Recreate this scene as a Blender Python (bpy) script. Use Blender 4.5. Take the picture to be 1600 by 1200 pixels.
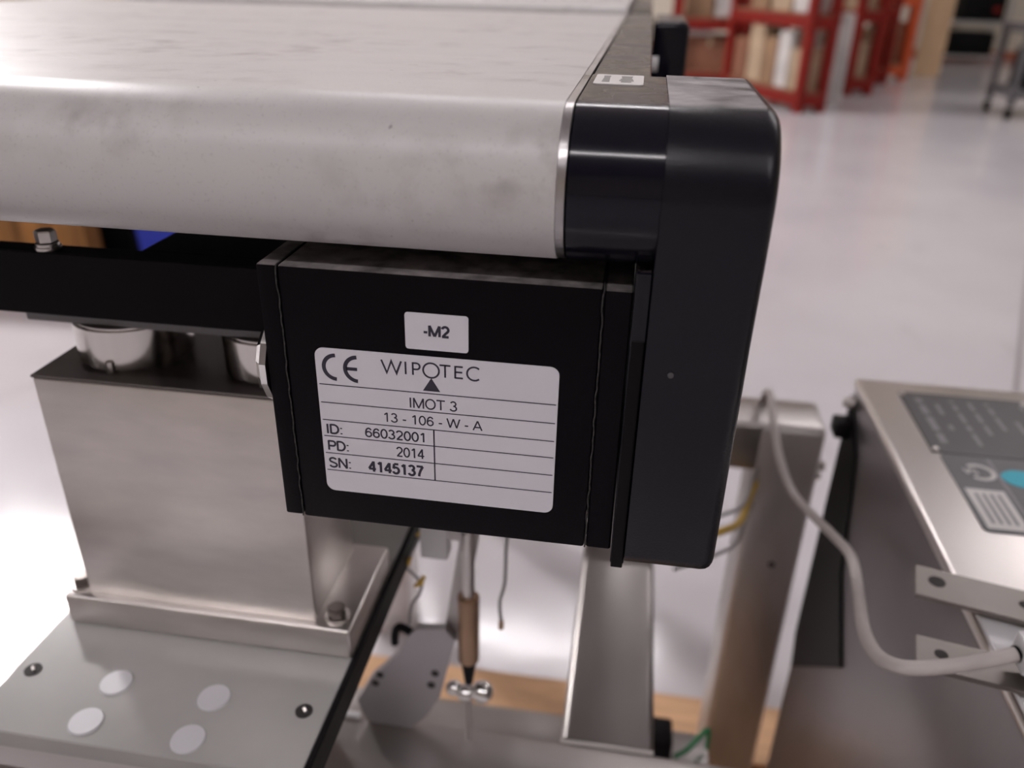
import bpy, bmesh, math, random
from mathutils import Vector, Matrix
random.seed(7)
scene = bpy.context.scene
for o in list(bpy.data.objects): bpy.data.objects.remove(o)
C = scene.collection
ZO = 0.843                                   # local heights are measured from the nameplate's centre; the floor is at 0

# ---------------------------------------------------------------- camera
cd = bpy.data.cameras.new('camera'); cam = bpy.data.objects.new('camera', cd); C.objects.link(cam)
cd.sensor_width = 36; cd.lens = 36 * 1285.78 / 1600
yaw, pitch, roll = -0.143068, 0.468881, 0.023011
fw = Vector((math.sin(yaw)*math.cos(pitch), math.cos(yaw)*math.cos(pitch), -math.sin(pitch)))
rt = Vector((math.cos(yaw), -math.sin(yaw), 0)); up = rt.cross(fw)
cr, sr = math.cos(roll), math.sin(roll)
r2, u2 = cr*rt + sr*up, -sr*rt + cr*up
M = Matrix((r2, u2, -fw)).transposed().to_4x4()
M.translation = Vector((0.058325, -0.231049, 0.138624 + ZO))
cam.matrix_world = M
cd.clip_start = 0.005; cd.clip_end = 60
cd.dof.use_dof = True; cd.dof.focus_distance = 0.274; cd.dof.aperture_fstop = 8.0
scene.camera = cam

# ---------------------------------------------------------------- world, exposure
w = bpy.data.worlds.new('world'); scene.world = w; w.use_nodes = True
w.node_tree.nodes['Background'].inputs[0].default_value = (0.9, 0.92, 1, 1)
w.node_tree.nodes['Background'].inputs[1].default_value = 0.05
vs = scene.view_settings
vs.view_transform = 'Standard'; vs.look = 'None'; vs.gamma = 1; vs.use_curve_mapping = False
vs.exposure = 0.22
LAMP = 31.0

# ---------------------------------------------------------------- materials
MATS = {}
class N:
    def __init__(s, name):
        s.m = bpy.data.materials.new(name); s.m.use_nodes = True; s.t = s.m.node_tree
        s.b = s.t.nodes['Principled BSDF']; s.tc = s.t.nodes.new('ShaderNodeTexCoord')
    def node(s, typ, **kw):
        n = s.t.nodes.new(typ)
        for k, v in kw.items():
            if k in n.inputs: n.inputs[k].default_value = v
            else: setattr(n, k, v)
        return n
    def link(s, a, b): s.t.links.new(a, b)
    def noise(s, scale, detail=3, stretch=(1,1,1), rough=.5):
        mp = s.node('ShaderNodeMapping'); mp.inputs['Scale'].default_value = stretch
        s.link(s.tc.outputs['Object'], mp.inputs['Vector'])
        n = s.node('ShaderNodeTexNoise', Scale=scale, Detail=detail, Roughness=rough)
        s.link(mp.outputs[0], n.inputs['Vector']); return n.outputs['Fac']
    def ramp(s, fac, lo, hi, a=0., b=1.):
        r = s.node('ShaderNodeMapRange'); r.clamp = True
        s.link(fac, r.inputs[0])
        for i, v in zip((1,2,3,4), (lo,hi,a,b)): r.inputs[i].default_value = v
        return r.outputs[0]
    def mul(s, a, b):
        m = s.node('ShaderNodeMath', operation='MULTIPLY'); s.link(a, m.inputs[0])
        if isinstance(b, (int,float)): m.inputs[1].default_value = b
        else: s.link(b, m.inputs[1])
        return m.outputs[0]
    def mix(s, fac, a, b):
        m = s.node('ShaderNodeMix', data_type='RGBA')
        s.link(fac, m.inputs[0])
        for i, v in ((6,a),(7,b)):
            if isinstance(v, tuple): m.inputs[i].default_value = v if len(v) == 4 else (*v, 1)
            else: s.link(v, m.inputs[i])
        return m.outputs[2]
    def bump(s, h, strength, dist=.001):
        b = s.node('ShaderNodeBump', Strength=strength, Distance=dist)
        s.link(h, b.inputs['Height']); s.link(b.outputs[0], s.b.inputs['Normal'])
    def up(s, lo=.972, hi=.998):
        g = s.node('ShaderNodeNewGeometry'); x = s.node('ShaderNodeSeparateXYZ')
        s.link(g.outputs['Normal'], x.inputs[0]); return s.ramp(x.outputs[2], lo, hi)

def mat(name, col, rough=.5, metal=0., var=0., vscale=40, vstretch=(1,1,1), rvar=0., bump=0., bscale=400, bstretch=(1,1,1), coat=0., spec=None, dust=0., dlo=(.972,.998), dustcol=(.24,.225,.22), dscale=60):
    if name in MATS: return MATS[name]
    n = N(name); b = n.b
    b.inputs['Roughness'].default_value = rough; b.inputs['Metallic'].default_value = metal
    b.inputs['Coat Weight'].default_value = coat; b.inputs['Coat Roughness'].default_value = .1
    if spec is not None: b.inputs['Specular IOR Level'].default_value = spec
    c = None
    f = n.noise(vscale, 4, vstretch)
    if var:
        a = tuple(v*(1-var) for v in col); d = tuple(min(1, v*(1+var)) for v in col)
        c = n.mix(n.ramp(f, .3, .7), a, d)
    if dust:
        dm = n.mul(n.mul(n.up(*dlo), n.ramp(n.noise(dscale, 5), .25, .65, .12, 1)), dust)
        c = n.mix(dm, c if c else (*col, 1), (*dustcol, 1))
        mr = n.node('ShaderNodeMix'); n.link(dm, mr.inputs[0]); mr.inputs[2].default_value = rough; mr.inputs[3].default_value = min(1, rough+.45)
        n.link(mr.outputs[0], b.inputs['Roughness'])
    elif rvar: n.link(n.ramp(f, .3, .7, rough-rvar, rough+rvar), b.inputs['Roughness'])
    if c: n.link(c, b.inputs['Base Color'])
    else: b.inputs['Base Color'].default_value = (*col, 1)
    if bump: n.bump(n.noise(bscale, 3, bstretch), bump)
    MATS[name] = n.m; return n.m

def belt_mat():
    n = N('belt_pu'); b = n.b
    sp = n.ramp(n.noise(900, 2), .60, .72)                                  # fine dark speckle
    sm = n.ramp(n.noise(16, 5, (1,1.6,1.6)), .48, .80)                      # greasy smudges
    sm2 = n.ramp(n.noise(75, 4), .45, .75)
    st = n.ramp(n.noise(14, 3, (.35,4,1)), .50, .75)                        # faint streaks across the belt
    c = n.mix(n.mul(sp, .20), (.56,.54,.535), (.24,.21,.21))
    c = n.mix(n.mul(n.mul(sm, sm2), 1.0), c, (.17,.135,.135))
    c = n.mix(n.mul(st, .16), c, (.38,.37,.375))
    pt = n.ramp(n.noise(260, 1), .775, .80)
    c = n.mix(n.mul(pt, .6), c, (.2,.17,.17))
    n.link(c, b.inputs['Base Color'])
    n.link(n.ramp(n.noise(40, 3), .2, .8, .33, .42), b.inputs['Roughness'])
    b.inputs['Specular IOR Level'].default_value = .4
    n.bump(n.noise(9, 2, (.6,3,1)), .12, .004)
    return n.m

def steel(name, col, rough, stretch, bs=300, st=.06, var=.08, rvar=.05):
    return mat(name, col, rough, 1., var=var, vscale=30, vstretch=stretch, rvar=rvar, bump=st, bscale=bs, bstretch=stretch)

def floor_mat():
    n = N('polished_concrete'); b = n.b
    a = n.ramp(n.noise(1.3, 5), .3, .7); d = n.ramp(n.noise(6, 6, (1,.5,1), .6), .60, .78)
    c = n.mix(a, (.53,.505,.525), (.61,.585,.605)); c = n.mix(n.mul(d, .35), c, (.37,.345,.36))
    n.link(c, b.inputs['Base Color'])
    n.link(n.ramp(n.noise(3, 4), .3, .7, .10, .17), b.inputs['Roughness'])
    n.bump(n.noise(5, 3), .05, .02)
    return n.m

M_belt = belt_mat()
M_gloss = mat('gloss_black_plastic', (.004,.0035,.009), .13, spec=.30, dust=.5, dscale=45, dustcol=(.12,.09,.088), bump=.02, bscale=150, bstretch=(.3,1,1))
M_tex = mat('grained_black_plastic', (.004,.0038,.008), .27, spec=.30, dust=.95, dscale=90, dustcol=(.40,.375,.38), bump=.12, bscale=1500)
M_cast = mat('black_painted_housing', (.0045,.0035,.005), .36, spec=.07, dlo=(.4,.9), dust=.9, dscale=120, dustcol=(.25,.225,.22), bump=.06, bscale=700)
M_flange = mat('black_seam', (.035,.031,.031), .8, var=.95, vscale=500)
M_bar = mat('black_anodised_bar', (.005,.004,.0055), .5, spec=.1, bump=.04, bscale=500)
M_matte = mat('matte_black', (.004,.004,.004), .6, spec=.1)
M_rubber = mat('black_rubber', (.006,.005,.006), .5, spec=.12)
M_strip = steel('edge_strip_steel', (.46,.44,.44), .32, (1,1,1), 500, .12, .25)
M_steel = steel('brushed_steel', (.70,.66,.635), .36, (1,1,3), 60, .0, .08)
M_steelx = steel('brushed_steel_tube', (.47,.445,.43), .36, (.2,1,1), 500, .02, .06)
M_steely = steel('brushed_steel_long_tube', (.33,.31,.30), .34, (1,.2,1), 500, .02, .06)
M_post = steel('satin_steel_post', (.52,.495,.485), .5, (1,1,.3), 300, .02, .15)
M_plate = mat('satin_plate', (.37,.36,.35), .22, .0, var=.05, vscale=25)
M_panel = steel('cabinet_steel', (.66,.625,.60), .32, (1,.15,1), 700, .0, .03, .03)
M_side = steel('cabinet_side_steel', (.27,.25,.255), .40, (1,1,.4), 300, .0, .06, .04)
M_turn = steel('turned_steel', (.70,.665,.64), .16, (1,1,.1), 300, .02, .05)
M_boltm = mat('bolt_steel', (.6,.57,.55), .28, 1.)
M_chrome = mat('chrome', (.85,.85,.84), .06, 1.)
M_weld = mat('weld_bead', (.72,.70,.68), .35, 1., bump=.6, bscale=500)
M_hole = mat('dark_hole', (.03,.025,.025), .7)
M_cap = mat('grey_plastic_cap', (.62,.61,.64), .4)
M_label = mat('label_white', (.66,.645,.69), .38, bump=.02, bscale=600)
M_stick = mat('sticker_white', (.62,.60,.585), .5)
M_ink = mat('label_ink', (.022,.018,.035), .5)
M_inkg = mat('faded_ink', (.22,.21,.20), .6)
M_dkplate = mat('dark_print_plate', (.042,.037,.039), .38)
M_dkplate2 = mat('dark_foil_label', (.085,.082,.09), .4)
M_pale = mat('pale_print', (.22,.21,.22), .5)
M_cyan = mat('cyan_sticker', (.0,.42,.55), .45)
M_cable = mat('beige_grey_cable', (.47,.43,.41), .5, var=.08)
M_white = mat('white_plastic', (.74,.73,.74), .35)
M_yel = mat('yellow_wire', (.62,.40,.07), .5)
M_green = mat('green_wire', (.02,.22,.08), .5)
M_gwire = mat('grey_wire', (.30,.29,.29), .5)
M_bronze = mat('bronze_sleeve', (.36,.23,.15), .35, .6)
M_clear = mat('clear_knob', (.75,.73,.72), .12, .3)
M_wood = mat('pallet_wood', (.60,.36,.20), .7, var=.2, vscale=9, vstretch=(1,6,6), bump=.2, bscale=60, bstretch=(1,8,8))
M_card = mat('cardboard', (.27,.16,.09), .8, var=.15, vscale=6)
M_card2 = mat('tan_cardboard', (.40,.29,.19), .8, var=.15, vscale=6)
M_card3 = mat('dark_cardboard', (.22,.09,.05), .8, var=.15, vscale=6)
M_crate = mat('plank_crate', (.36,.16,.045), .7, var=.4, vscale=7, vstretch=(3,1,.3))
M_blue = mat('blue_plastic', (.02,.04,.45), .4)
M_red = mat('red_painted_steel', (.19,.012,.008), .5, spec=.2, var=.12, vscale=5)
M_orange = mat('orange_painted_steel', (.56,.085,.02), .45)
M_ply = mat('plywood', (.60,.42,.25), .6, var=.12, vscale=3, vstretch=(6,6,.5))
M_wrap = mat('white_wrap', (.52,.49,.47), .5, var=.15, vscale=5)
M_wall = mat('wall_paint', (.66,.60,.50), .8)
M_ceil = mat('ceiling_paint', (.50,.48,.48), .9)
M_base = mat('baseboard_paint', (.40,.12,.06), .6)
M_grey = mat('dark_grey_trolley', (.10,.095,.10), .5)
M_joint = mat('joint_filler', (.25,.22,.22), .8)
def emis(name, col, st):
    n = N(name); n.b.inputs['Emission Color'].default_value = (*col, 1); n.b.inputs['Emission Strength'].default_value = st
    return n.m
M_lamp = emis('lamp_diffuser', (1,.95,.97), LAMP)
M_house = mat('lamp_housing', (.7,.7,.7), .5)

# ---------------------------------------------------------------- mesh helpers
class MB:
    """collects shapes into one mesh"""
    def __init__(s): s.bm = bmesh.new()
    def box(s, x0, x1, y0, y1, z0, z1, bev=0, seg=2):
        b = bmesh.new(); bmesh.ops.create_cube(b, size=1)
        for v in b.verts: v.co = Vector(((x0+x1)/2+v.co.x*(x1-x0), (y0+y1)/2+v.co.y*(y1-y0), (z0+z1)/2+v.co.z*(z1-z0)))
        if bev: bmesh.ops.bevel(b, geom=b.edges[:], offset=bev, segments=seg, affect='EDGES', profile=.5)
        return s._add(b)
    def _add(s, b):
        me = bpy.data.meshes.new('t'); b.to_mesh(me); b.free(); s.bm.from_mesh(me); bpy.data.meshes.remove(me); return s
    def prism(s, prof, axis, a0, a1, bev=None, seg=3):
        """prof: 2D outline; axis 'x' -> (y,z), 'y' -> (x,z), 'z' -> (x,y).  bev=(which end, offset)"""
        b = bmesh.new()
        def P(u, v, a): return {'x': (a,u,v), 'y': (u,a,v), 'z': (u,v,a)}[axis]
        A = [b.verts.new(P(u,v,a0)) for u,v in prof]; B = [b.verts.new(P(u,v,a1)) for u,v in prof]
        n = len(prof); f0 = b.faces.new(A); f1 = b.faces.new(B[::-1])
        for i in range(n): b.faces.new((A[i], B[i], B[(i+1)%n], A[(i+1)%n]))
        bmesh.ops.recalc_face_normals(b, faces=b.faces[:])
        if bev:
            f = {0: f0, 1: f1}[bev[0]]
            bmesh.ops.bevel(b, geom=f.edges[:], offset=bev[1], segments=seg, affect='EDGES', profile=.5)
        return s._add(b)
    def cyl(s, p0, p1, r, seg=24, r1=None, bev=0):
        p0, p1 = Vector(p0), Vector(p1); d = p1-p0; r1 = r if r1 is None else r1
        b = bmesh.new(); bmesh.ops.create_cone(b, cap_ends=True, segments=seg, radius1=r, radius2=r1, depth=d.length)
        if bev: bmesh.ops.bevel(b, geom=[e for e in b.edges if abs(e.verts[0].co.z-e.verts[1].co.z) < 1e-6], offset=bev, segments=2, affect='EDGES')
        b.transform(Matrix.Translation((p0+p1)/2) @ d.to_track_quat('Z','Y').to_matrix().to_4x4())
        return s._add(b)
    def sphere(s, c, r, sc=(1,1,1), seg=20):
        b = bmesh.new(); bmesh.ops.create_uvsphere(b, u_segments=seg, v_segments=seg//2, radius=r)
        b.transform(Matrix.Translation(c) @ Matrix.Diagonal((*sc,1))); return s._add(b)
    def tube(s, pts, r, seg=10, sub=6):
        P = [Vector(p) for p in pts]; S = []
        for i in range(len(P)-1):
            a, b_, c, d = P[max(i-1,0)], P[i], P[i+1], P[min(i+2,len(P)-1)]
            for k in range(sub):
                t = k/sub
                S.append(.5*((2*b_)+(c-a)*t+(2*a-5*b_+4*c-d)*t*t+(3*b_-a-3*c+d)*t**3))
        S.append(P[-1]); b = bmesh.new(); rings = []; nrm = Vector((0,0,1))
        for i, p in enumerate(S):
            t = (S[min(i+1,len(S)-1)]-S[max(i-1,0)]).normalized()
            nrm = nrm-t*nrm.dot(t)
            if nrm.length < 1e-4: nrm = t.orthogonal()
            nrm.normalize(); bi = t.cross(nrm)
            rings.append([b.verts.new(p+r*(math.cos(2*math.pi*k/seg)*nrm+math.sin(2*math.pi*k/seg)*bi)) for k in range(seg)])
        for i in range(len(rings)-1):
            for k in range(seg): b.faces.new((rings[i][k],rings[i][(k+1)%seg],rings[i+1][(k+1)%seg],rings[i+1][k]))
        b.faces.new(rings[0][::-1]); b.faces.new(rings[-1]); bmesh.ops.recalc_face_normals(b, faces=b.faces[:])
        return s._add(b)
    def move(s, m): s.bm.transform(m); return s
    def build(s, name, m, parent=None, smooth=True, zoff=ZO):
        bmesh.ops.translate(s.bm, verts=s.bm.verts[:], vec=(0,0,zoff))
        me = bpy.data.meshes.new(name); s.bm.to_mesh(me); s.bm.free(); me.materials.append(m)
        if smooth:
            me.polygons.foreach_set('use_smooth', [True]*len(me.polygons))
            me.set_sharp_from_angle(angle=math.radians(32))
        o = bpy.data.objects.new(name, me); C.objects.link(o)
        if parent is not None: adopt(o, parent)
        return o
POS = {}
def adopt(o, parent):
    o.parent = parent
    o.matrix_parent_inverse = Matrix.Translation(-Vector(POS.get(parent.name, (0,0,0))))
def tag(o, label, cat, group=None):
    o['label'] = label; o['category'] = cat
    if group: o['group'] = group
    return o
def thing(name, loc, label, cat, group=None):
    o = bpy.data.objects.new(name, None); C.objects.link(o); o.empty_display_size = .05
    o.location = (loc[0], loc[1], loc[2]+ZO); POS[o.name] = tuple(o.location)
    return tag(o, label, cat, group)
def struct(o): o['kind'] = 'structure'; return o
def arc(cx, cz, r, a0, a1, n):
    return [(cx+r*math.cos(math.radians(a0+(a1-a0)*i/n)), cz+r*math.sin(math.radians(a0+(a1-a0)*i/n))) for i in range(n+1)]
def rrect(x0, x1, z0, z1, r, n=6):
    return arc(x1-r,z1-r,r,0,90,n)+arc(x0+r,z1-r,r,90,180,n)+arc(x0+r,z0+r,r,180,270,n)+arc(x1-r,z0+r,r,270,360,n)

# ---------------------------------------------------------------- the room
FL = -ZO
struct(MB().box(-16, 10, -11, 13, FL-.1, FL).build('floor', floor_mat(), smooth=False))
fl = bpy.data.objects['floor']
d = Vector((.218,.542,0)).normalized(); p0 = Vector((1.163,2.039,FL)); sd = Vector((d.y,-d.x,0))*.006
jb = MB()
a_, b_ = p0-d*1.2, p0+d*5
vs_ = [jb.bm.verts.new(q) for q in (a_-sd, a_+sd, b_+sd, b_-sd)]; vt_ = [jb.bm.verts.new(v.co+Vector((0,0,.0012))) for v in vs_]
jb.bm.faces.new(vt_)
for i in range(4): jb.bm.faces.new((vs_[i], vs_[(i+1)%4], vt_[(i+1)%4], vt_[i]))
jb.build('expansion_joint', M_joint, fl, False)
CE = 4.3
struct(MB().box(-16, 10, -11, 13, CE, CE+.1).build('ceiling', M_ceil, smooth=False))
struct(MB().box(-16, 10, 12.6, 12.8, FL, CE).build('wall_back', M_wall, smooth=False))
struct(MB().box(-16, 10, -11.2, -11, FL, CE).build('wall_front', M_wall, smooth=False))
struct(MB().box(-16.2, -16, -11, 12.8, FL, CE).build('wall_left', M_wall, smooth=False))
struct(MB().box(10, 10.2, -11, 12.8, FL, CE).build('wall_right', M_wall, smooth=False))
struct(MB().box(-16, 10, 12.57, 12.6, FL, FL+.1).build('baseboard_back', M_base, smooth=False))

# ---------------------------------------------------------------- ceiling lamps
for y in (-3.2, 5.95):
    for i, x in enumerate((-11.5, -6.3, -1.1, 4.1)):
        if y < 0 and x == -11.5: continue
        t = thing('ceiling_light', (x, y, CE-.14), 'long white strip light hung under the warehouse ceiling', 'ceiling light', 'rows of ceiling strip lights')
        MB().box(x-1.8, x+1.8, y-.17, y+.17, CE-.08, CE).build('housing', M_house, t, False)
        MB().box(x-1.75, x+1.75, y-.09, y+.09, CE-.14, CE-.08).build('diffuser', M_lamp, t, False)

hx, hy, hz = -5.2, 5.1, 3.6
t = thing('high_bay_lamp', (hx,hy,hz), 'round high bay lamp hanging from the ceiling on a rod', 'ceiling light')
MB().cyl((hx,hy,hz+.02),(hx,hy,hz+.28),.36,32,.12).build('reflector', M_house, t)
MB().cyl((hx,hy,hz+.28),(hx,hy,CE),.02,12).build('rod', M_house, t)
MB().cyl((hx,hy,hz-.03),(hx,hy,hz+.02),.33,32).build('lens', emis('high_bay_lens', (1,.96,.96), 370.), t)

# ---------------------------------------------------------------- machine frame of stainless tubes
fr = thing('machine_frame', (0,.2,FL), 'welded stainless steel tube frame carrying the weighing unit', 'machine frame')
MB().box(-.62,.243,.092,.152,-.38,-.32,.004).build('cross_tube', M_steelx, fr)
MB().box(.041,.103,.152,.62,-.38,-.3205,.005,3).build('long_tube', M_steely, fr)
wb = MB()
for i in range(34):
    x = .0425+i*.00178; wb.sphere((x, .1525, -.3205), .0019, (.8,1,.75), 8)
wb.build('weld_bead', M_weld, fr)
MB().box(-.36,.17,.274,.334,-.56,-.50,.004).build('lower_cross_tube', M_steelx, fr)
MB().box(-.36,.25,.452,.51,-.281,-.2305,.005,3).build('rear_cross_tube', M_steelx, fr)
MB().box(.191,.250,.45,.511,FL+.132,-.2315,.006,3).build('post', M_post, fr)
MB().box(-.36,-.301,.45,.511,FL+.132,-.2815,.006,3).build('post', M_post, fr)
for x in (.2205,-.3305): MB().cyl((x,.48,FL+.12),(x,.48,FL+.1325),.03,24).build('foot', M_rubber, fr)
for x in (-.36,.183): MB().box(x,x+.059,.093,.151,FL+.12,-.3805,.005).build('post', M_post, fr)
MB().box(-.36,-.301,.15,.275,-.56,-.50,.004).build('short_tube', M_steely, fr)
MB().cyl((.2245,.4495,-.385),(.2245,.4515,-.385),.0035,16).build('drilled_hole', M_hole, fr)
hb = MB().cyl((.2495,.462,-.273),(.256,.462,-.273),.0055,6).build('bolt', M_boltm, fr)
MB().cyl((.2495,.462,-.284),(.2545,.462,-.284),.004,12).build('bolt', M_boltm, fr)
MB().box(-.62,-.07,-.075,-.0125,-.26,-.187,.004).build('front_channel', M_steelx, fr)
MB().box(-.46,-.40,-.0125,.0925,-.32,-.262,.004).build('bearer', M_steely, fr)
MB().box(-.46,-.40,.0925,.15,-.32,-.262,.004).build('bearer', M_steely, fr)
MB().box(-.46,-.40,-.075,-.0125,-.32,-.26,.004).build('bearer', M_steely, fr)

# ---------------------------------------------------------------- mounting plate of the weigh cell
mp = thing('mounting_plate', (-.14,.12,-.18), 'flat satin metal plate with four round grey caps under the weigh cell', 'metal plate')
MB().box(-.219,-.0605,-.0108,.31,-.18,-.170,.0006,1).build('plate', M_plate, mp)
MB().box(-.0605,-.0575,-.0115,.31,-.186,-.1695,.0005,1).build('edge_shade_strip', M_rubber, mp)  # added black strip, darkens the plate's side face like a dark reflection
for x, y in ((-.1656,.0234),(-.1661,.0004),(-.1159,.0230),(-.1163,-.0006)):
    MB().cyl((x,y,-.1702),(x,y,-.1690),.0078,32,.0072).build('cap', M_cap, mp)
for x, y in ((-.2097,.0242),(-.0718,.0228)):
    o = MB().cyl((x,y,-.1701),(x,y,-.1695),.0040,20).build('screw_recess', M_hole, mp)
    MB().cyl((x,y,-.1697),(x+.001,y+.0008,-.1693),.0018,6).build('socket', M_boltm, o)
for x0 in (-.205,-.155): MB().box(x0,x0+.03,.10,.148,-.3195,-.1802).build('standoff', M_steel, mp)

# ---------------------------------------------------------------- weigh cell
wc = thing('weigh_cell', (-.14,.09,-.17), 'stainless steel weigh cell box with two round pedestals on a plate', 'weigh cell')
MB().box(-.1995,-.0785,.0605,.118,-.152,-.0285,.0012,2).build('body', M_steel, wc)
MB().box(-.200,-.078,.0600,.1185,-.0285,-.0270,.0006,1).build('lid', mat('dark_reflection_lid', (.055,.045,.042), .35, .6), wc)  # base colour darkened to paint in the black bar's reflection
MB().box(-.212,-.0600,.0565,.124,-.1697,-.1515,.0018,3).build('base_flange', M_steel, wc)
for x in (-.168,-.096):
    o = MB().cyl((x,.0945,-.0268),(x,.0945,-.0065),.0255,64,bev=.0012).build('pedestal', M_turn, wc)
    MB().cyl((x+.002,.0695,-.0268),(x+.002,.0695,-.0215),.0022,8).build('pin', M_boltm, o)
for x, y in ((-.2062,.066),(-.0695,.066)):
    o = MB().cyl((x,y,-.1516),(x,y,-.1500),.0062,20).build('bolt', M_boltm, wc)
    MB().cyl((x,y,-.1501),(x,y,-.1450),.0044,16,bev=.0006).build('socket_head', mat('oiled_bolt',(.16,.14,.13),.3,.9), o)
MB().box(-.205,-.06,.073,.118,-.0063,.0022,.0006,1).build('adapter_plate', mat('grey_adapter', (.20,.19,.20), .5), wc)

# ---------------------------------------------------------------- weighing conveyor
cv = thing('belt_conveyor', (-.15,.1,.0026), 'white belt weighing conveyor with black drive cover and black motor', 'conveyor')
CY, CZ, R, BY = .0115, .083, .0228, .50
def stad(r, y1=BY): return arc(CY,CZ,r,90,270,40)+arc(y1,CZ,r,-90,90,24)
BX0, BX1 = -.45, .0372
MB().prism(stad(R), 'x', BX0, BX1).build('belt', M_belt, cv)
MB().prism(stad(R-.0003), 'x', BX1+.0001, .0396).build('edge_strip', M_strip, cv)
MB().prism(stad(R-.0035), 'x', .0396, .0403).build('gap_seal', M_matte, cv)
def nose(r, back, bot):      # rounded nose, straight back
    return arc(CY,CZ,r,90,250,36)+[(CY+.006,bot),(back,bot),(back,CZ+r)]
MB().prism(nose(R,.0752,.0612), 'x', .0403, .0655).build('side_block', M_gloss, cv)
MB().box(.0403,.0605,.0752,.53,.066,.1056,.0004,1).build('side_rail', M_gloss, cv)
MB().box(.0609,.0655,-.003,.085,-.0438,.0612,.0004,1).build('side_leg', M_gloss, cv)
MB().box(.0612,.0652,-.0034,.0,-.0452,.040,.0003,1).build('seal_strip', M_rubber, cv)
prof = arc(CY,CZ,R+.0004,90,184,26)+[(-.0112,.074),(-.0104,.064),(-.0090,.052),(-.0078,.040),(-.0050,-.0380),(-.0030,-.0420),(-.0010,-.0434),(.077,-.0434),(.077,CZ+R+.0004)]
MB().prism(prof, 'x', .0656, .0955, (1,.0042), 4).build('drive_cover', M_tex, cv)
MB().cyl((.0735,-.0080,.0318),(.0735,-.0070,.0318),.0009,12).build('cover_pip', mat('pip_grey',(.06,.055,.06),.5), cv)
# far end of the conveyor
fb = MB().box(.0615,.088,.44,.56,-.02,.1050,.004,3).build('end_cover', M_gloss, cv)
MB().cyl((.0605,.33,.086),(.0655,.33,.086),.0045,12).build('clip', M_white, cv)
# under frame
MB().box(BX0+.01,.039,.10,.128,.0345,.0603).build('under_beam', M_bar, cv)
MB().box(-.47,-.045,.0605,.0715,.0027,.0307,.0006,1).build('carrier_bar', M_bar, cv)
MB().box(-.142,.06,.1002,.24,.0255,.0306,.0005,1).build('motor_bracket', M_bar, cv)
MB().box(-.142,-.058,.0717,.1002,.0255,.0306,.0005,1).build('motor_bracket', M_bar, cv)
MB().box(-.140,-.062,.0730,.118,.0027,.0255).build('carrier_block', M_bar, cv)
bo = MB().cyl((-.180,.066,.0307),(-.180,.066,.0318),.0052,24).cyl((-.180,.066,.0318),(-.180,.066,.0332),.0046,24).build('bolt', M_boltm, cv)
MB().cyl((-.180,.066,.0336),(-.180,.066,.0385),.0042,6,bev=.0004).build('bolt_head', M_boltm, bo)
# motor
mo = MB().box(-.0500,.0516,0,.1,-.0408,.0545,.0011,2).build('motor_housing', M_cast, cv)
MB().box(-.0570,-.0504,.0002,.1,-.0404,.0545,.0009,2).build('end_cap', M_cast, mo)
MB().box(.0521,.0606,.0,.1,-.0406,.0545,.0006,1).build('end_cap', M_cast, mo)
for x in (-.0502,.05185):
    sb = MB(); rs = random.Random(3)
    pts = [(x+rs.uniform(-.00025,.00025), -.0001, -.0403+i*.0947/40) for i in range(41)]
    sb.tube(pts+[(x,.003,.0545),(x,.02,.0546)], .00026, 6, 2).build('dusty_seam', M_flange, mo)
# chrome gland on the side of the motor
gl = MB(); gc = (0,.014,.0165)
gl.cyl((-.0570,gc[1],gc[2]),(-.0592,gc[1],gc[2]),.0160,14).cyl((-.0592,gc[1],gc[2]),(-.0622,gc[1],gc[2]),.0152,14,.0118).cyl((-.0622,gc[1],gc[2]),(-.0640,gc[1],gc[2]),.0105,14,.006)
gl.build('cable_gland', M_chrome, cv, False)

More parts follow.
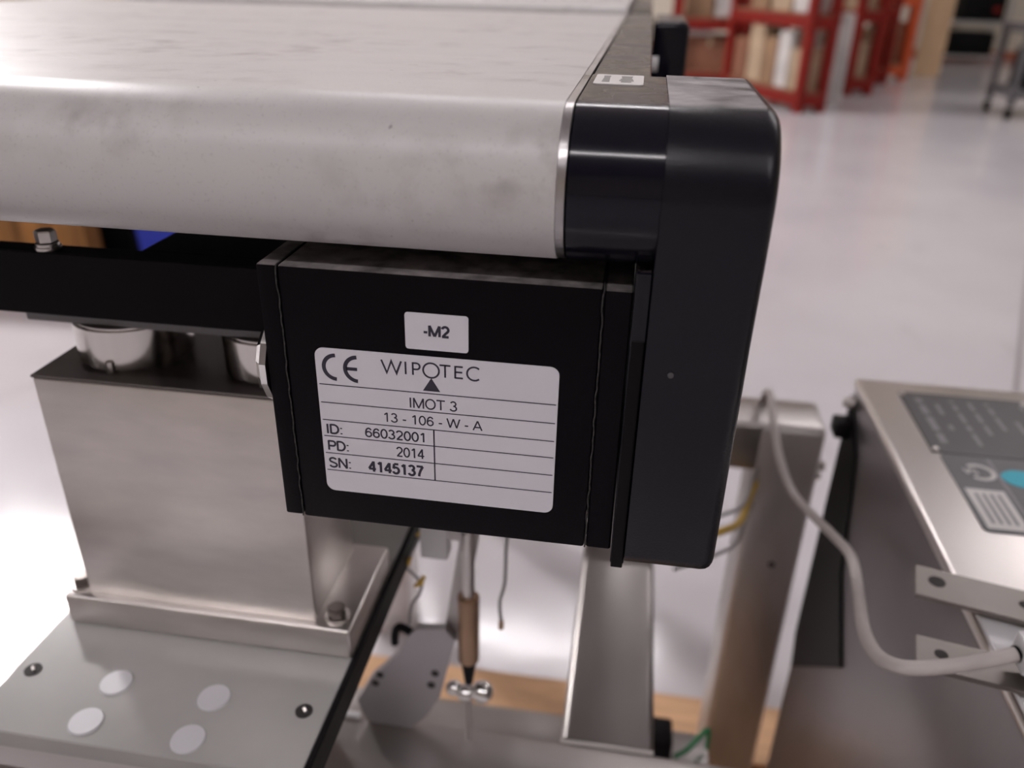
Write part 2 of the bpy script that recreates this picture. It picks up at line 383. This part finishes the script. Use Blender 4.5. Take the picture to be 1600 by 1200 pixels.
# ---- stickers and their print
def ell(cx, cz, rx, rz, a0, a1, n=20):
    return [(cx+rx*math.cos(math.radians(a0+(a1-a0)*i/n)), cz+rz*math.sin(math.radians(a0+(a1-a0)*i/n))) for i in range(n+1)]
GLYPH = {
 ' ': (.39, []), '-': (.465, [[(.06,.36),(.40,.36)]]), ':': (.39, [[(.19,.02),(.19,.14)],[(.19,.58),(.19,.70)]]),
 'I': (.39, [[(.195,0),(.195,1)]]),
 'M': (1.16, [[(.13,0),(.13,1)],[(.13,1),(.58,.02)],[(.58,.02),(1.03,1)],[(1.03,1),(1.03,0)]]),
 'O': (1.09, [ell(.545,.5,.44,.48,0,360,32)]), 'T': (.86, [[(.03,.95),(.83,.95)],[(.43,.95),(.43,0)]]),
 'W': (1.32, [[(.04,1),(.34,.02)],[(.34,.02),(.66,.98)],[(.66,.98),(.98,.02)],[(.98,.02),(1.28,1)]]),
 'A': (.93, [[(.04,0),(.465,1)],[(.465,1),(.89,0)],[(.2,.32),(.73,.32)]]),
 'D': (1.0, [[(.13,0),(.13,1)],[(.13,.95),(.45,.95)]+ell(.45,.5,.44,.45,90,-90,20)+[(.13,.05)]]),
 'P': (.93, [[(.13,0),(.13,1)],[(.13,.95),(.55,.95)]+ell(.55,.7,.28,.25,90,-90,14)+[(.13,.45)]]),
 'S': (.93, [ell(.46,.735,.32,.225,20,180,14)+[(.2,.6),(.46,.51),(.73,.41)]+ell(.46,.275,.35,.235,10,-165,16)]),
 'N': (1.0, [[(.13,0),(.13,1)],[(.13,1),(.87,0)],[(.87,0),(.87,1)]]),
 '0': (.777, [ell(.39,.5,.29,.46,0,360,28)]), '1': (.777, [[(.45,0),(.45,1)],[(.45,.97),(.18,.76)]]),
 '2': (.777, [ell(.38,.69,.28,.27,165,-35,16)+[(.42,.36),(.14,.05)],[(.08,.05),(.69,.05)]]),
 '3': (.777, [ell(.36,.74,.24,.215,160,-90,16),ell(.36,.285,.29,.24,90,-165,18)]),
 '4': (.777, [[(.53,0),(.53,1)],[(.53,.97),(.06,.28)],[(.04,.27),(.73,.27)]]),
 '5': (.777, [[(.64,.95),(.22,.95)],[(.22,.95),(.14,.50)],[(.14,.50)]+ell(.37,.335,.29,.29,128,-160,20)]),
 '6': (.777, [ell(.39,.315,.28,.27,0,360,24),[(.11,.33),(.11,.52),(.17,.75),(.27,.89),(.40,.945),(.52,.92),(.61,.83),(.64,.75)]]),
 '7': (.777, [[(.08,.95),(.70,.95)],[(.68,.95),(.45,.55),(.34,.25),(.30,0)]]) }
def text_mesh(txt, x0, x1, zb, zt, wd=.00042, y=-.00036):
    """plain upright sans lettering drawn with strokes of width wd"""
    P = []; x = 0
    for ch in txt:
        adv, st_ = GLYPH[ch]
        P += [[(x+a, b) for a, b in g] for g in st_]; x += adv
    lo = min(a for g in P for a, b in g); hi = max(a for g in P for a, b in g)
    mb = MB()
    h = wd/2
    for i, g in enumerate(P):
        stroke(mb, [(x0+h+(a-lo)/(hi-lo)*(x1-x0-wd), zb+b*(zt-zb)) for a, b in g], wd, y-.000004*(i%3))
    return mb
def stroke(mb, pts, wd, y=-.00036):
    """flat polyline of width wd in the xz plane"""
    pts = [p for i, p in enumerate(pts) if i == 0 or math.hypot(p[0]-pts[i-1][0], p[1]-pts[i-1][1]) > 1e-7]
    n = len(pts); L_, R_ = [], []
    for i, (x, z) in enumerate(pts):
        a = pts[max(i-1,0)]; b = pts[min(i+1,n-1)]
        dx, dz = b[0]-a[0], b[1]-a[1]; l = math.hypot(dx, dz); k = wd/2
        if 0 < i < n-1:
            u = (pts[i][0]-a[0], pts[i][1]-a[1]); lu = math.hypot(*u)
            cs = abs((u[0]*dx+u[1]*dz)/(lu*l)); k = wd/2/max(cs,.35)
        nx, nz = -dz/l*k, dx/l*k
        L_.append(mb.bm.verts.new((x+nx, y, z+nz))); R_.append(mb.bm.verts.new((x-nx, y, z-nz)))
    for i in range(n-1): mb.bm.faces.new((L_[i], R_[i], R_[i+1], L_[i+1]))
    return mb
mm = .001
np_ = MB().prism(rrect(-.0400,.0400,-.0276,.0276,.0030), 'y', -.0003, .0).build('nameplate', M_label, cv)
np_['label'] = 'white printed nameplate with ruled lines'
def put(name, mb, parent, m=M_ink): return mb.build(name, m, parent, False)
put('lettering', text_mesh('IMOT 3', -8.7*mm, 7.2*mm, 8.6*mm, 12.3*mm, 0.52*mm), np_)
put('lettering', text_mesh('13 - 106 - W - A', -17.8*mm, 15.7*mm, 2.3*mm, 5.8*mm, 0.5*mm), np_)
put('lettering', text_mesh('ID:', -38.2*mm, -32.7*mm, -4.4*mm, -.7*mm, 0.72*mm), np_)
put('lettering', text_mesh('66032001', -24.7*mm, -4.1*mm, -4.3*mm, -.7*mm, 0.58*mm), np_)
put('lettering', text_mesh('PD:', -38.3*mm, -30.9*mm, -11.0*mm, -7.2*mm, 0.72*mm), np_)
put('lettering', text_mesh('2014', -14.2*mm, -4.1*mm, -10.9*mm, -7.1*mm, 0.55*mm), np_)
put('lettering', text_mesh('SN:', -38.5*mm, -30.6*mm, -18.0*mm, -14.0*mm, 0.72*mm), np_)
put('lettering', text_mesh('4145137', -24.6*mm, -4.5*mm, -18.1*mm, -13.9*mm, 0.9*mm), np_)
for z in (14.4, 7.6, .9, -5.4, -12.2, -19.1):
    put('printed_line', stroke(MB(), [(-39.3*mm, z*mm), (39.4*mm, z*mm)], .36*mm), np_)
put('printed_line', stroke(MB(), [(-.8*mm, .9*mm), (-.8*mm, -19.1*mm)], .5*mm), np_)
# WIPOTEC in thin geometric capitals
zb, zt, wd = 20.7, 25.2, .62
glyph = [[(-17.6,zt),(-15.9,zb),(-14.3,zt-.2),(-12.7,zb),(-11.0,zt)], [(-9.6,zt),(-9.6,zb)], [(-7.2,zb),(-7.2,zt)],
         [(-7.2,zt-.25)]+[(x,z) for x,z in arc(-6.0,zt-1.35,1.1,90,-90,10)]+[(-7.2,zt-2.45)],
         arc(-1.2,22.8,2.6,0,360,40), [(1.6,zt-.2),(5.2,zt-.2)], [(3.4,zt),(3.4,zb)], [(6.7,zt),(6.7,zb)], [(6.7,zt-.25),(9.2,zt-.25)], [(6.7,23),(9.0,23)], [(6.7,zb+.25),(9.2,zb+.25)],
         arc(12.9,22.9,2.35,48,312,24)]
lm = MB()
for g in glyph: stroke(lm, [(x*mm, z*mm) for x, z in g], wd*mm)
put('lettering', lm, np_)
tr = MB(); tr.bm.faces.new([tr.bm.verts.new((x*mm, -.00036, z*mm)) for x, z in ((-1.2,20.1),(-4.1,15.3),(1.7,15.3))]); put('printed_triangle', tr, np_)
ce = MB()
stroke(ce, [(x*mm, z*mm) for x, z in arc(-32.9,20.95,4.3,92,268,24)], 1.35*mm)
stroke(ce, [(x*mm, z*mm) for x, z in arc(-25.7,20.85,4.3,92,268,24)], 1.35*mm)
stroke(ce, [(-29.6*mm, 20.85*mm), (-25.9*mm, 20.85*mm)], 1.2*mm)
put('conformity_mark', ce, np_)
st = MB().prism(rrect(-.0093,.0110,.0299,.0423,.0010), 'y', -.0003, .0).build('marker_sticker', M_label, cv)
put('lettering', text_mesh('-M2', -3.7*mm, 5.2*mm, 34.7*mm, 38.4*mm, .85*mm), st)
rs_ = MB().prism(rrect(.0420,.0580,.0475,.0740,.0016), 'z', .1050, .1061).build('rail_sticker', M_stick, cv)
sp = MB(); rr = random.Random(5)
for x0, x1 in ((.0440,.0475),(.0500,.0548)):
    for k in range(5):
        y = .0525+k*.0036; e = rr.uniform(0,.0008)
        sp.box(x0+e, x1-e, y, y+.0026, .1061, .10616)
sp.build('faded_print', M_inkg, rs_, False)

# next conveyor in the line
c2 = thing('belt_conveyor', (-.15,1.0,FL), 'second white belt conveyor following behind the weighing conveyor', 'conveyor')
MB().prism(arc(.60,CZ+.0035,R,90,270,24)+arc(1.3,CZ+.0035,R,-90,90,24), 'x', -.45, .0372).build('belt', M_belt, c2)
MB().box(.038,.0602,.60,1.28,.055,.1005,.001).build('side_rail', M_gloss, c2)
MB().box(-.30,-.24,.75,.81,FL,.0562,.004).build('leg', M_steel, c2)
MB().box(-.30,-.24,1.15,1.21,FL,.0562,.004).build('leg', M_steel, c2)

# ---------------------------------------------------------------- clamp assembly below the motor
ca = thing('clamp_unit', (-.05,.15,-.32), 'grey drilled clamp plate with bronze sleeve and shiny knobs on the frame tube', 'clamp')
poly = [(-.0954,-.3005),(-.0895,-.3185),(-.0594,-.3195),(-.0480,-.306),(-.0386,-.287),(-.0300,-.245),(-.0278,-.236),(-.0340,-.2285),(-.0520,-.2305),(-.0585,-.2380),(-.0640,-.252),(-.0769,-.2690),(-.0840,-.277)]
MB().prism(poly, 'y', .1445, .1505).build('clamp_plate', mat('grey_cast_plate', (.42,.40,.41), .4, .5), ca)
for x, z in ((-.0412,-.2658),(-.0440,-.2765),(-.0781,-.2735),(-.0816,-.2815)):
    MB().cyl((x,.1440,z),(x,.1447,z),.0026,14).build('hole', M_hole, ca)
MB().tube([(-.0570,.1475,-.236),(-.0640,.1475,-.233),(-.0672,.1475,-.2385),(-.0678,.1475,-.2475)], .0026, 8).build('lever', M_rubber, ca)
MB().prism([(-.024,-.150),(-.013,-.150),(-.026,-.242),(-.037,-.242)], 'y', .1507, .1560).build('slanted_bar', M_post, ca)
MB().box(-.0480,-.0315,.1440,.1560,-.1735,-.148,.001).build('block', M_white, ca)
MB().cyl((-.0191,.1440,-.1976),(-.0191,.1440,-.2497),.0066,24,bev=.001).build('sleeve', M_bronze, ca)
MB().cyl((-.0191,.1440,-.15),(-.0191,.1440,-.1976),.0038,16).build('rod', M_boltm, ca)
MB().cyl((-.0191,.1440,-.2497),(-.0191,.1440,-.2690),.0050,20,.0026).build('neck', M_rubber, ca)
MB().cyl((-.0191,.1440,-.2690),(-.0191,.144,-.3200),.0022,12).build('stem', M_post, ca)
for x, z, r in ((-.0105,-.2760,.0072),(-.0215,-.2790,.0058),(-.0290,-.2760,.0052)):
    MB().sphere((x,.1440,z), r).build('knob', M_chrome, ca)
MB().box(-.0315,-.0150,.1440,.1507,-.158,-.150).build('cross_link', M_post, ca)
MB().box(-.124,-.0955,.146,.1500,-.3205,-.3170,.0005).build('tab', M_white, ca)
hc = MB().tube([(.0015,.16,-.09),(.0020,.155,-.15),(.0022,.15,-.165),(.0018,.15,-.19),(-.0010,.15,-.205),(.0001,.15,-.2200)], .0011, 8)
o = hc.build('loose_wire', M_gwire); tag(o, 'thin grey wire dangling with a brown tip below the motor', 'wire')
MB().cyl((.0001,.15,-.2195),(.0001,.15,-.2260),.0017,10).build('wire_end', M_bronze, o)
o = MB().tube([(-.044,.16,-.13),(-.0478,.152,-.157),(-.0560,.150,-.178),(-.0590,.15,-.186),(-.0560,.15,-.190),(-.0500,.15,-.197),(-.0505,.15,-.205),(-.0560,.15,-.216),(-.0580,.149,-.231)], .0010, 8).build('tied_wire', M_gwire)
tag(o, 'thin wire with yellow ties beside the bronze sleeve', 'wire')
for a in ((-.0580,.15,-.1835),(-.0502,.15,-.1972),(-.0480,.152,-.160)):
    MB().tube([(a[0]-.0035,a[1],a[2]-.0035),(a[0],a[1]-.001,a[2]),(a[0]+.0025,a[1],a[2]+.005)], .0013, 6, 3).sphere(a,.0024,seg=10).build('cable_tie', M_yel, o)

# wires between drive cover and post
for nm, m, lab, z0 in (('yellow_wire', M_yel, 'yellow wire running from the drive cover to the post', -.262), ('grey_wire', M_gwire, 'grey wire arching above the yellow wire near the post', -.245), ('black_wire', M_gwire, 'grey wire sagging below the yellow wire near the post', -.285)):
    o = MB().tube([(.115,.30,z0),(.150,.33,z0-.004),(.172,.37,z0-.020),(.186,.42,z0-.028),(.195,.4488,z0-.030)], .0032 if nm == 'yellow_wire' else .0016, 8).build(nm if nm != 'black_wire' else 'grey_wire', m)
    tag(o, lab, 'wire')
o = MB().box(.112,.134,.288,.318,-.4995,-.468,.003).build('rubber_block', M_rubber); tag(o, 'small black rubber block on the lower frame tube', 'block')
o = MB().tube([(.138,.30,-.4968),(.148,.303,-.490),(.158,.308,-.478),(.166,.312,-.470),(.168,.314,-.4965)], .0022, 8).build('green_wire', M_green); tag(o, 'short green wire lying on the lower frame tube', 'wire')

# ---------------------------------------------------------------- control cabinet
cb = thing('control_cabinet', (.5,.17,FL), 'brushed stainless steel control cabinet with dark data plates on its lid', 'cabinet')
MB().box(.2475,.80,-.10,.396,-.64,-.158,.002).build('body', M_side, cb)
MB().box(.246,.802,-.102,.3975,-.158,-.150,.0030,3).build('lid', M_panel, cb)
for x in (.42,.74):
    for y in (-.08,.34): MB().box(x,x+.035,y,y+.035,FL,-.6402,.003).build('leg', M_post, cb)
refl_outline = [(.3945,-.165),(.352,-.195),(.318,-.285),(.268,-.335),(.385,-.452),(.3955,-.42)]
MB().prism(refl_outline, 'x', .2452, .2476).build('dark_reflection_panel', M_rubber, cb)  # added black panel, stands for a dark reflection in the steel side
for y, z in ((.386,-.168),(.410,-.188)):
    MB().cyl((.2475,min(y,.39),z),(.240,min(y,.39)+.004,z),.0045,12).build('hinge_bolt', M_boltm, cb)
MB().box(.234,.2475,.376,.394,-.196,-.182,.002).build('hinge', M_rubber, cb)
pl = MB().box(.2735,.470,.2865,.3775,-.1501,-.1492,.0003,1).build('data_plate', M_dkplate, cb)
tx = MB(); rr = random.Random(11)
for i in range(9):
    x = .283+i*.0125; y = .300
    while y < .366:
        l = rr.uniform(.006,.022); l = min(l, .368-y)
        if rr.random() < .75 and l > .002: tx.box(x, x+.0032+.002*(i == 0), y, y+l, -.1492, -.14912)
        y += l+.004
tx.build('faint_print', M_pale, pl, False)
for x, y in ((.2755,.3735),(.2765,.2895),(.363,.3715)): MB().cyl((x,y,-.1493),(x,y,-.1478),.0026,14,.0018).build('rivet', M_boltm, pl)
p2 = MB().prism(rrect(.2775,.470,.1975,.2855,.004), 'z', -.1501, -.1493).build('foil_label', M_dkplate2, cb)
wl = MB().box(.2805,.3040,.2005,.2430,-.1493,-.1491).build('white_field', M_stick, p2)
f = MB()
for k in range(4): f.box(.2845+k*.0045,.2865+k*.0045,.206,.238,-.1491,-.14905)
f.build('faded_print', M_pale, p2, False)
MB().box(.3060,.3085,.2000,.2820,-.1493,-.1491).build('divider', M_pale, p2)
ov = [(.322+.0135*math.cos(a*math.pi/18), .2600+.0105*math.sin(a*math.pi/18)) for a in range(36)]
MB().prism(ov, 'z', -.1493, -.1490).build('cyan_dot', M_cyan, p2)
mk = MB()
stroke(mk, arc(0,0,.0085,50,310,20), .0030, 0)
for v in mk.bm.verts: v.co = Vector((.2965-v.co.x, .2640+v.co.z, -.1490))
mk.build('approval_mark', M_stick, p2, False)
m2 = text_mesh('SA', .0,.0095,-.0032,.0032,.0011,0)
for v in m2.bm.verts: v.co = Vector((.2955-v.co.x, .2640-v.co.z, -.1490))
m2.build('approval_lettering', M_stick, p2, False)
MB().box(.2470,.36,.020,.1215,-.1502,-.1470,.0014,2).build('lid_bright_patch', M_white, cb)  # added white pad, imitates the bright reflection on the lid between the bars
# slotted flat bars fixed across the lid
def bar(c0, c1, wv, m, holes):
    c0, c1, wv = Vector(c0), Vector(c1), Vector(wv)
    prof = [(q.x, q.y) for q in (c0, c1, c1+wv, c0+wv)]
    b = MB().prism(prof, 'z', -.1425, -.1400).build('slotted_bar', m, cb)
    for hx, hy, r in holes: MB().cyl((hx,hy,-.1401),(hx,hy,-.1398),r,16).build('slot', M_hole, b)
M_fb = steel('flat_bar_steel', (.215,.195,.18), .42, (1,1,1), 400, .0, .12)
bar((.2230,.1450,0),(.420,.0970,0),(-.0065,-.0240,0), M_fb, ((.2300,.1325,.0042),(.2690,.1215,.0032),(.2745,.1195,.0032)))
bar((.2085,.0905,0),(.420,.0500,0),(-.0050,-.0200,0), M_fb, ((.2165,.0790,.0030),))
for x, y in ((.32,.110),(.32,.060)): MB().cyl((x,y,-.1502),(x,y,-.1425),.005,16).build('spacer', M_boltm, cb)

# ---------------------------------------------------------------- beige cable
pts = [(.205,.53,-.26),(.199,.50,-.222),(.196,.46,-.204),(.194,.42,-.207),(.197,.385,-.222),(.205,.350,-.234),(.214,.300,-.224),(.2140,.260,-.2074),(.2144,.215,-.1913),(.2061,.1641,-.180),(.1935,.1118,-.160),(.1896,.0801,-.146),(.1929,.0659,-.138),(.2002,.0622,-.1345),(.2133,.0646,-.1335),(.229,.0689,-.132),(.2433,.0722,-.1285)]
o = MB().tube(pts, .0034, 12, 8).build('sensor_cable', M_cable)
tag(o, 'beige grey cable hanging in an S curve down to the slotted bars', 'cable')
dv = Vector((.0143,.0033,.0035)).normalized()
p = Vector(pts[-1])
MB().cyl(p-dv*.0004, p+dv*.0010, .0037, 16).build('strain_relief', M_matte, o)
MB().box(.2444,.275,.065,.0805,-.1355,-.1210,.002).build('connector', M_white, o)

# ---------------------------------------------------------------- wooden pallet under the machine
pa = thing('wooden_pallet', (.05,.45,FL), 'pale wooden pallet on the floor beneath the machine frame', 'pallet')
dk = MB().box(-.30,.52,0,.085,-.018,0,.002,1)
first = None
for k in range(5):
    y = .075+k*.105
    o = MB().box(-.37,.40,y,y+.094,FL+.10,FL+.12,.002,1).build('deck_board', M_wood, pa)
dk.bm.free()
for x in (-.37,-.02,.33): MB().box(x,x+.07,.08,.585,FL+.018,FL+.0995,.002,1).build('stringer', M_wood, pa)
for y in (.09,.30,.50): MB().box(-.37,.40,y,y+.08,FL,FL+.018,.002,1).build('bottom_board', M_wood, pa)

# ---------------------------------------------------------------- seen through the slit under the belt
o = thing('plank_crate', (-2.2,2.5,FL), 'brown plank crate on the floor behind the conveyor', 'crate')
for k in range(8):
    x = -2.75+k*.126; MB().box(x,x+.121,2.2,2.225,FL,FL+.55,.003,1).build('plank', M_crate, o)
MB().box(-2.75,-1.747,2.226,2.28,FL,FL+.54).build('crate_body', M_crate, o)
o = thing('black_tub', (-1.78,2.6,FL), 'black plastic tub half hidden behind the plank crate', 'tub')
MB().prism([(-2.1,FL),(-1.70,FL),(-1.66,FL+.42),(-2.15,FL+.42)], 'y', 2.36, 2.8).build('tub_body', M_matte, o)
MB().box(-2.16,-1.65,2.35,2.81,FL+.42,FL+.45,.008).build('rim', M_rubber, o)
o = thing('blue_bin', (-1.4,2.4,FL), 'blue plastic bin beside the plank crate', 'bin')
MB().prism([(-1.54,FL),(-1.22,FL),(-1.17,FL+.45),(-1.58,FL+.45)], 'y', 2.2, 2.7).build('bin_body', M_blue, o)
MB().box(-1.60,-1.15,2.18,2.72,FL+.45,FL+.48,.008).build('rim', M_blue, o)

# ---------------------------------------------------------------- red racks with goods
def rack(x, y, ang, W, D, shelves, label, m, H=2.2, pw=.07):
    t = thing('storage_rack', (x,y,FL), label, 'rack')
    T = Matrix.Translation((x,y,0)) @ Matrix.Rotation(math.radians(ang), 4, 'Z')
    for i in (0,1):
        for j in (0,1):
            MB().box(i*(W-pw), i*(W-pw)+pw, j*(D-pw), j*(D-pw)+pw, FL, FL+H, .006,1).move(T).build('upright', m, t)
    for z in shelves:
        for j in (0,1): MB().box(pw, W-pw, j*(D-.05)+.004, j*(D-.05)+.046, FL+z-.09, FL+z, .004,1).move(T).build('beam', m, t)
        for i in (0,1): MB().box(i*(W-.05)+.004, i*(W-.05)+.046, pw, D-pw, FL+z-.09, FL+z, .004,1).move(T).build('side_beam', m, t)
        MB().box(.01,W-.01,.01,D-.01,FL+z,FL+z+.018).move(T).build('shelf', M_card3 if m is M_red else M_card, t)
    return T
def goods(T, kind, x0, x1, y0, y1, z, h, m, label, cat, grp=None):
    if kind == 'box':
        t = thing('cardboard_box', tuple(T @ Vector(((x0+x1)/2,(y0+y1)/2,FL+z))), label, cat, grp)
        MB().box(x0,x1,y0,y1,FL+z,FL+z+h,.004,1).move(T).build('carton', m, t)
        MB().box((x0+x1)/2-.02,(x0+x1)/2+.02,y0-.0015,y1+.0015,FL+z+h*.7,FL+z+h+.002).move(T).build('tape', M_card2, t)
    elif kind == 'roll':
        t = thing('wrapped_roll', tuple(T @ Vector(((x0+x1)/2,(y0+y1)/2,FL+z))), label, cat, grp); r = min(x1-x0,y1-y0)/2
        cx, cy = (x0+x1)/2, (y0+y1)/2
        MB().cyl((cx,cy,FL+z),(cx,cy,FL+z+h),r,20,bev=.008).move(T).build('roll_body', m, t)
        MB().cyl((cx,cy,FL+z+h-.002),(cx,cy,FL+z+h+.01),r*.3,12).move(T).build('core', M_card2, t)
T0 = rack(.28, 8.0, 2, .70, .5, (.14,.60,1.3), 'wide red rack with a large brown carton and a flat white parcel', M_red)
goods(T0,'box',.10,.58,.08,.44,.158,.30,M_card3,'large reddish brown carton on the lowest shelf of the wide red rack','box')
goods(T0,'box',.12,.36,.08,.40,.462,.05,M_wrap,'flat white parcel lying on the large reddish brown carton','box')
goods(T0,'box',.10,.34,.08,.40,.618,.35,M_card,'brown carton on the middle shelf of the wide red rack','box')
goods(T0,'box',.36,.57,.08,.40,.618,.30,M_wrap,'white carton next to the brown carton on the middle shelf','box')
T1 = rack(1.25, 6.75, 26.6, .27, 1.15, (.14,.70,1.4), 'narrow red rack filled with parcels standing foremost in the row', M_red)
k = 0
for y0, y1, h, m, c in ((.08,.24,.30,M_card2,'tan'),(.26,.42,.42,M_wrap,'whitish'),(.44,.62,.36,M_card,'brown'),(.64,.84,.46,M_card2,'pale tan'),(.86,1.06,.33,M_card3,'dark brown')):
    goods(T1,'box',.04,.22,y0,y1,.158,h,m,c+' parcel on the bottom shelf of the foremost narrow red rack','box'); k += 1
for y0, y1, h, m, c in ((.10,.30,.25,M_wrap,'whitish'),(.34,.60,.30,M_card2,'tan'),(.66,.90,.22,M_card,'brown')):
    goods(T1,'box',.04,.22,y0,y1,.718,h,m,c+' parcel on the upper shelf of the foremost narrow red rack','box')
T2 = rack(1.86, 7.98, 26.6, .30, 1.15, (.14,.70,1.4), 'narrow red rack with rolls standing between two other racks', M_red)
for y0, y1, h, m, c in ((.08,.30,.28,M_card2,'tan'),(.34,.60,.20,M_card,'brown'),(.64,.95,.34,M_wrap,'white')):
    goods(T2,'box',.04,.25,y0,y1,.158,h,m,c+' carton on the bottom shelf of the rack behind the white rolls','box')
for y0, y1, h, m, c in ((.10,.36,.30,M_card2,'tan'),(.42,.80,.26,M_wrap,'white')):
    goods(T2,'box',.04,.25,y0,y1,.718,h,m,c+' carton on the upper shelf of the rack behind the white rolls','box')
I4 = Matrix.Identity(4)
goods(I4,'roll',1.50,1.62,7.30,7.42,0,.62,M_wrap,'tall white wrapped roll standing beside the foremost narrow red rack','roll')
goods(I4,'roll',1.62,1.74,7.50,7.62,0,.70,M_wrap,'tallest white wrapped roll standing close to the second narrow red rack','roll')
goods(I4,'roll',1.44,1.54,7.10,7.20,0,.30,M_wrap,'short white wrapped roll standing beside the foremost red rack','roll')
T3 = rack(2.50, 9.40, 26.6, .34, 1.2, (.14,.80,1.5), 'bright orange rack next to the leaning plywood board', M_orange, pw=.09)
for y0, y1, h, m, c in ((.10,.40,.40,M_card3,'dark brown'),(.45,.80,.30,M_card,'brown')):
    goods(T3,'box',.05,.28,y0,y1,.158,h,m,c+' carton on the bottom shelf of the orange rack','box')
goods(T3,'box',.05,.28,.12,.5,.818,.3,M_wrap,'white carton on the upper shelf of the orange rack','box')
T4 = rack(2.30, 8.95, 26.6, .20, .9, (.14,.70,1.5), 'slim red rack squeezed in front of the orange rack', M_red)
goods(T4,'box',.04,.16,.1,.4,.158,.35,M_card,'slim brown carton inside the slim red rack','box')
# plywood boards
t = thing('plywood_board', (3.1,10.05,FL), 'tall tan plywood board standing upright beside the orange rack', 'board')
Tp = Matrix.Translation((2.98,10.0,0)) @ Matrix.Rotation(math.radians(-12),4,'Z')
for k in range(2): MB().box(0,.26-.03*k,.024*k,.022+.024*k,FL,FL+2.1-.1*k,.002,1).move(Tp).build('panel', M_ply, t)
# open metal shelving with black cases
t = thing('metal_shelving', (4.0,11.9,FL), 'open grey metal shelving with black cases against the back wall', 'shelving')
M_rackg = mat('galvanised_steel', (.50,.50,.50), .4, .8)
for x in (3.62,4.42):
    for y in (11.7,12.2): MB().box(x,x+.04,y,y+.04,FL,FL+1.9).build('upright', M_rackg, t)
for z in (.10,.50,.86,1.3): MB().box(3.6,4.48,11.69,12.26,FL+z-.03,FL+z,.004,1).build('shelf', M_rackg, t)
for x0,x1,z,h,lab in ((3.72,4.36,.10,.27,'wide black case on the lowest grey metal shelf'),(3.90,4.40,.50,.30,'black case with a red mark on the middle grey metal shelf'),(3.75,4.38,.86,.30,'black case on the upper grey metal shelf')):
    c = thing('black_case', ((x0+x1)/2,11.9,FL+z), lab, 'case')
    MB().box(x0,x1,11.75,12.2,FL+z,FL+z+h,.015).build('case_body', M_matte, c)
    MB().box((x0+x1)/2-.08,(x0+x1)/2+.08,11.735,11.75,FL+z+h*.6,FL+z+h*.6+.03,.004).build('case_handle', M_rubber, c)
    if 'red' in lab: MB().box(x1-.14,x1-.06,11.745,11.75,FL+z+.10,FL+z+.16).build('red_mark', M_red, c)
# trolley at the right
t = thing('hand_trolley', (3.2,7.2,FL), 'dark grey two tier trolley on casters standing on the open floor', 'trolley')
for x in (2.84,3.50):
    for y in (6.90,7.36):
        MB().box(x,x+.045,y,y+.045,FL+.10,FL+.68,.004,1).build('upright', M_grey, t)
        o = MB().cyl((x+.008,y+.022,FL+.045),(x+.037,y+.022,FL+.045),.045,20).build('caster', M_rubber, t)
        MB().box(x+.004,x+.041,y+.008,y+.037,FL+.088,FL+.10).build('caster_fork', M_rackg, o)
for z in (.16,.62): MB().box(2.83,3.555,6.89,7.415,FL+z,FL+z+.06,.006,1).build('tray', M_grey, t)
o = thing('tool_case', (3.2,7.15,FL+.22), 'black tool case on the lower tray of the trolley', 'case')
MB().box(2.95,3.46,6.98,7.32,FL+.221,FL+.50,.012).build('case_body', M_matte, o)
MB().box(3.12,3.28,6.965,6.98,FL+.40,FL+.43,.003).build('case_handle', M_rubber, o)
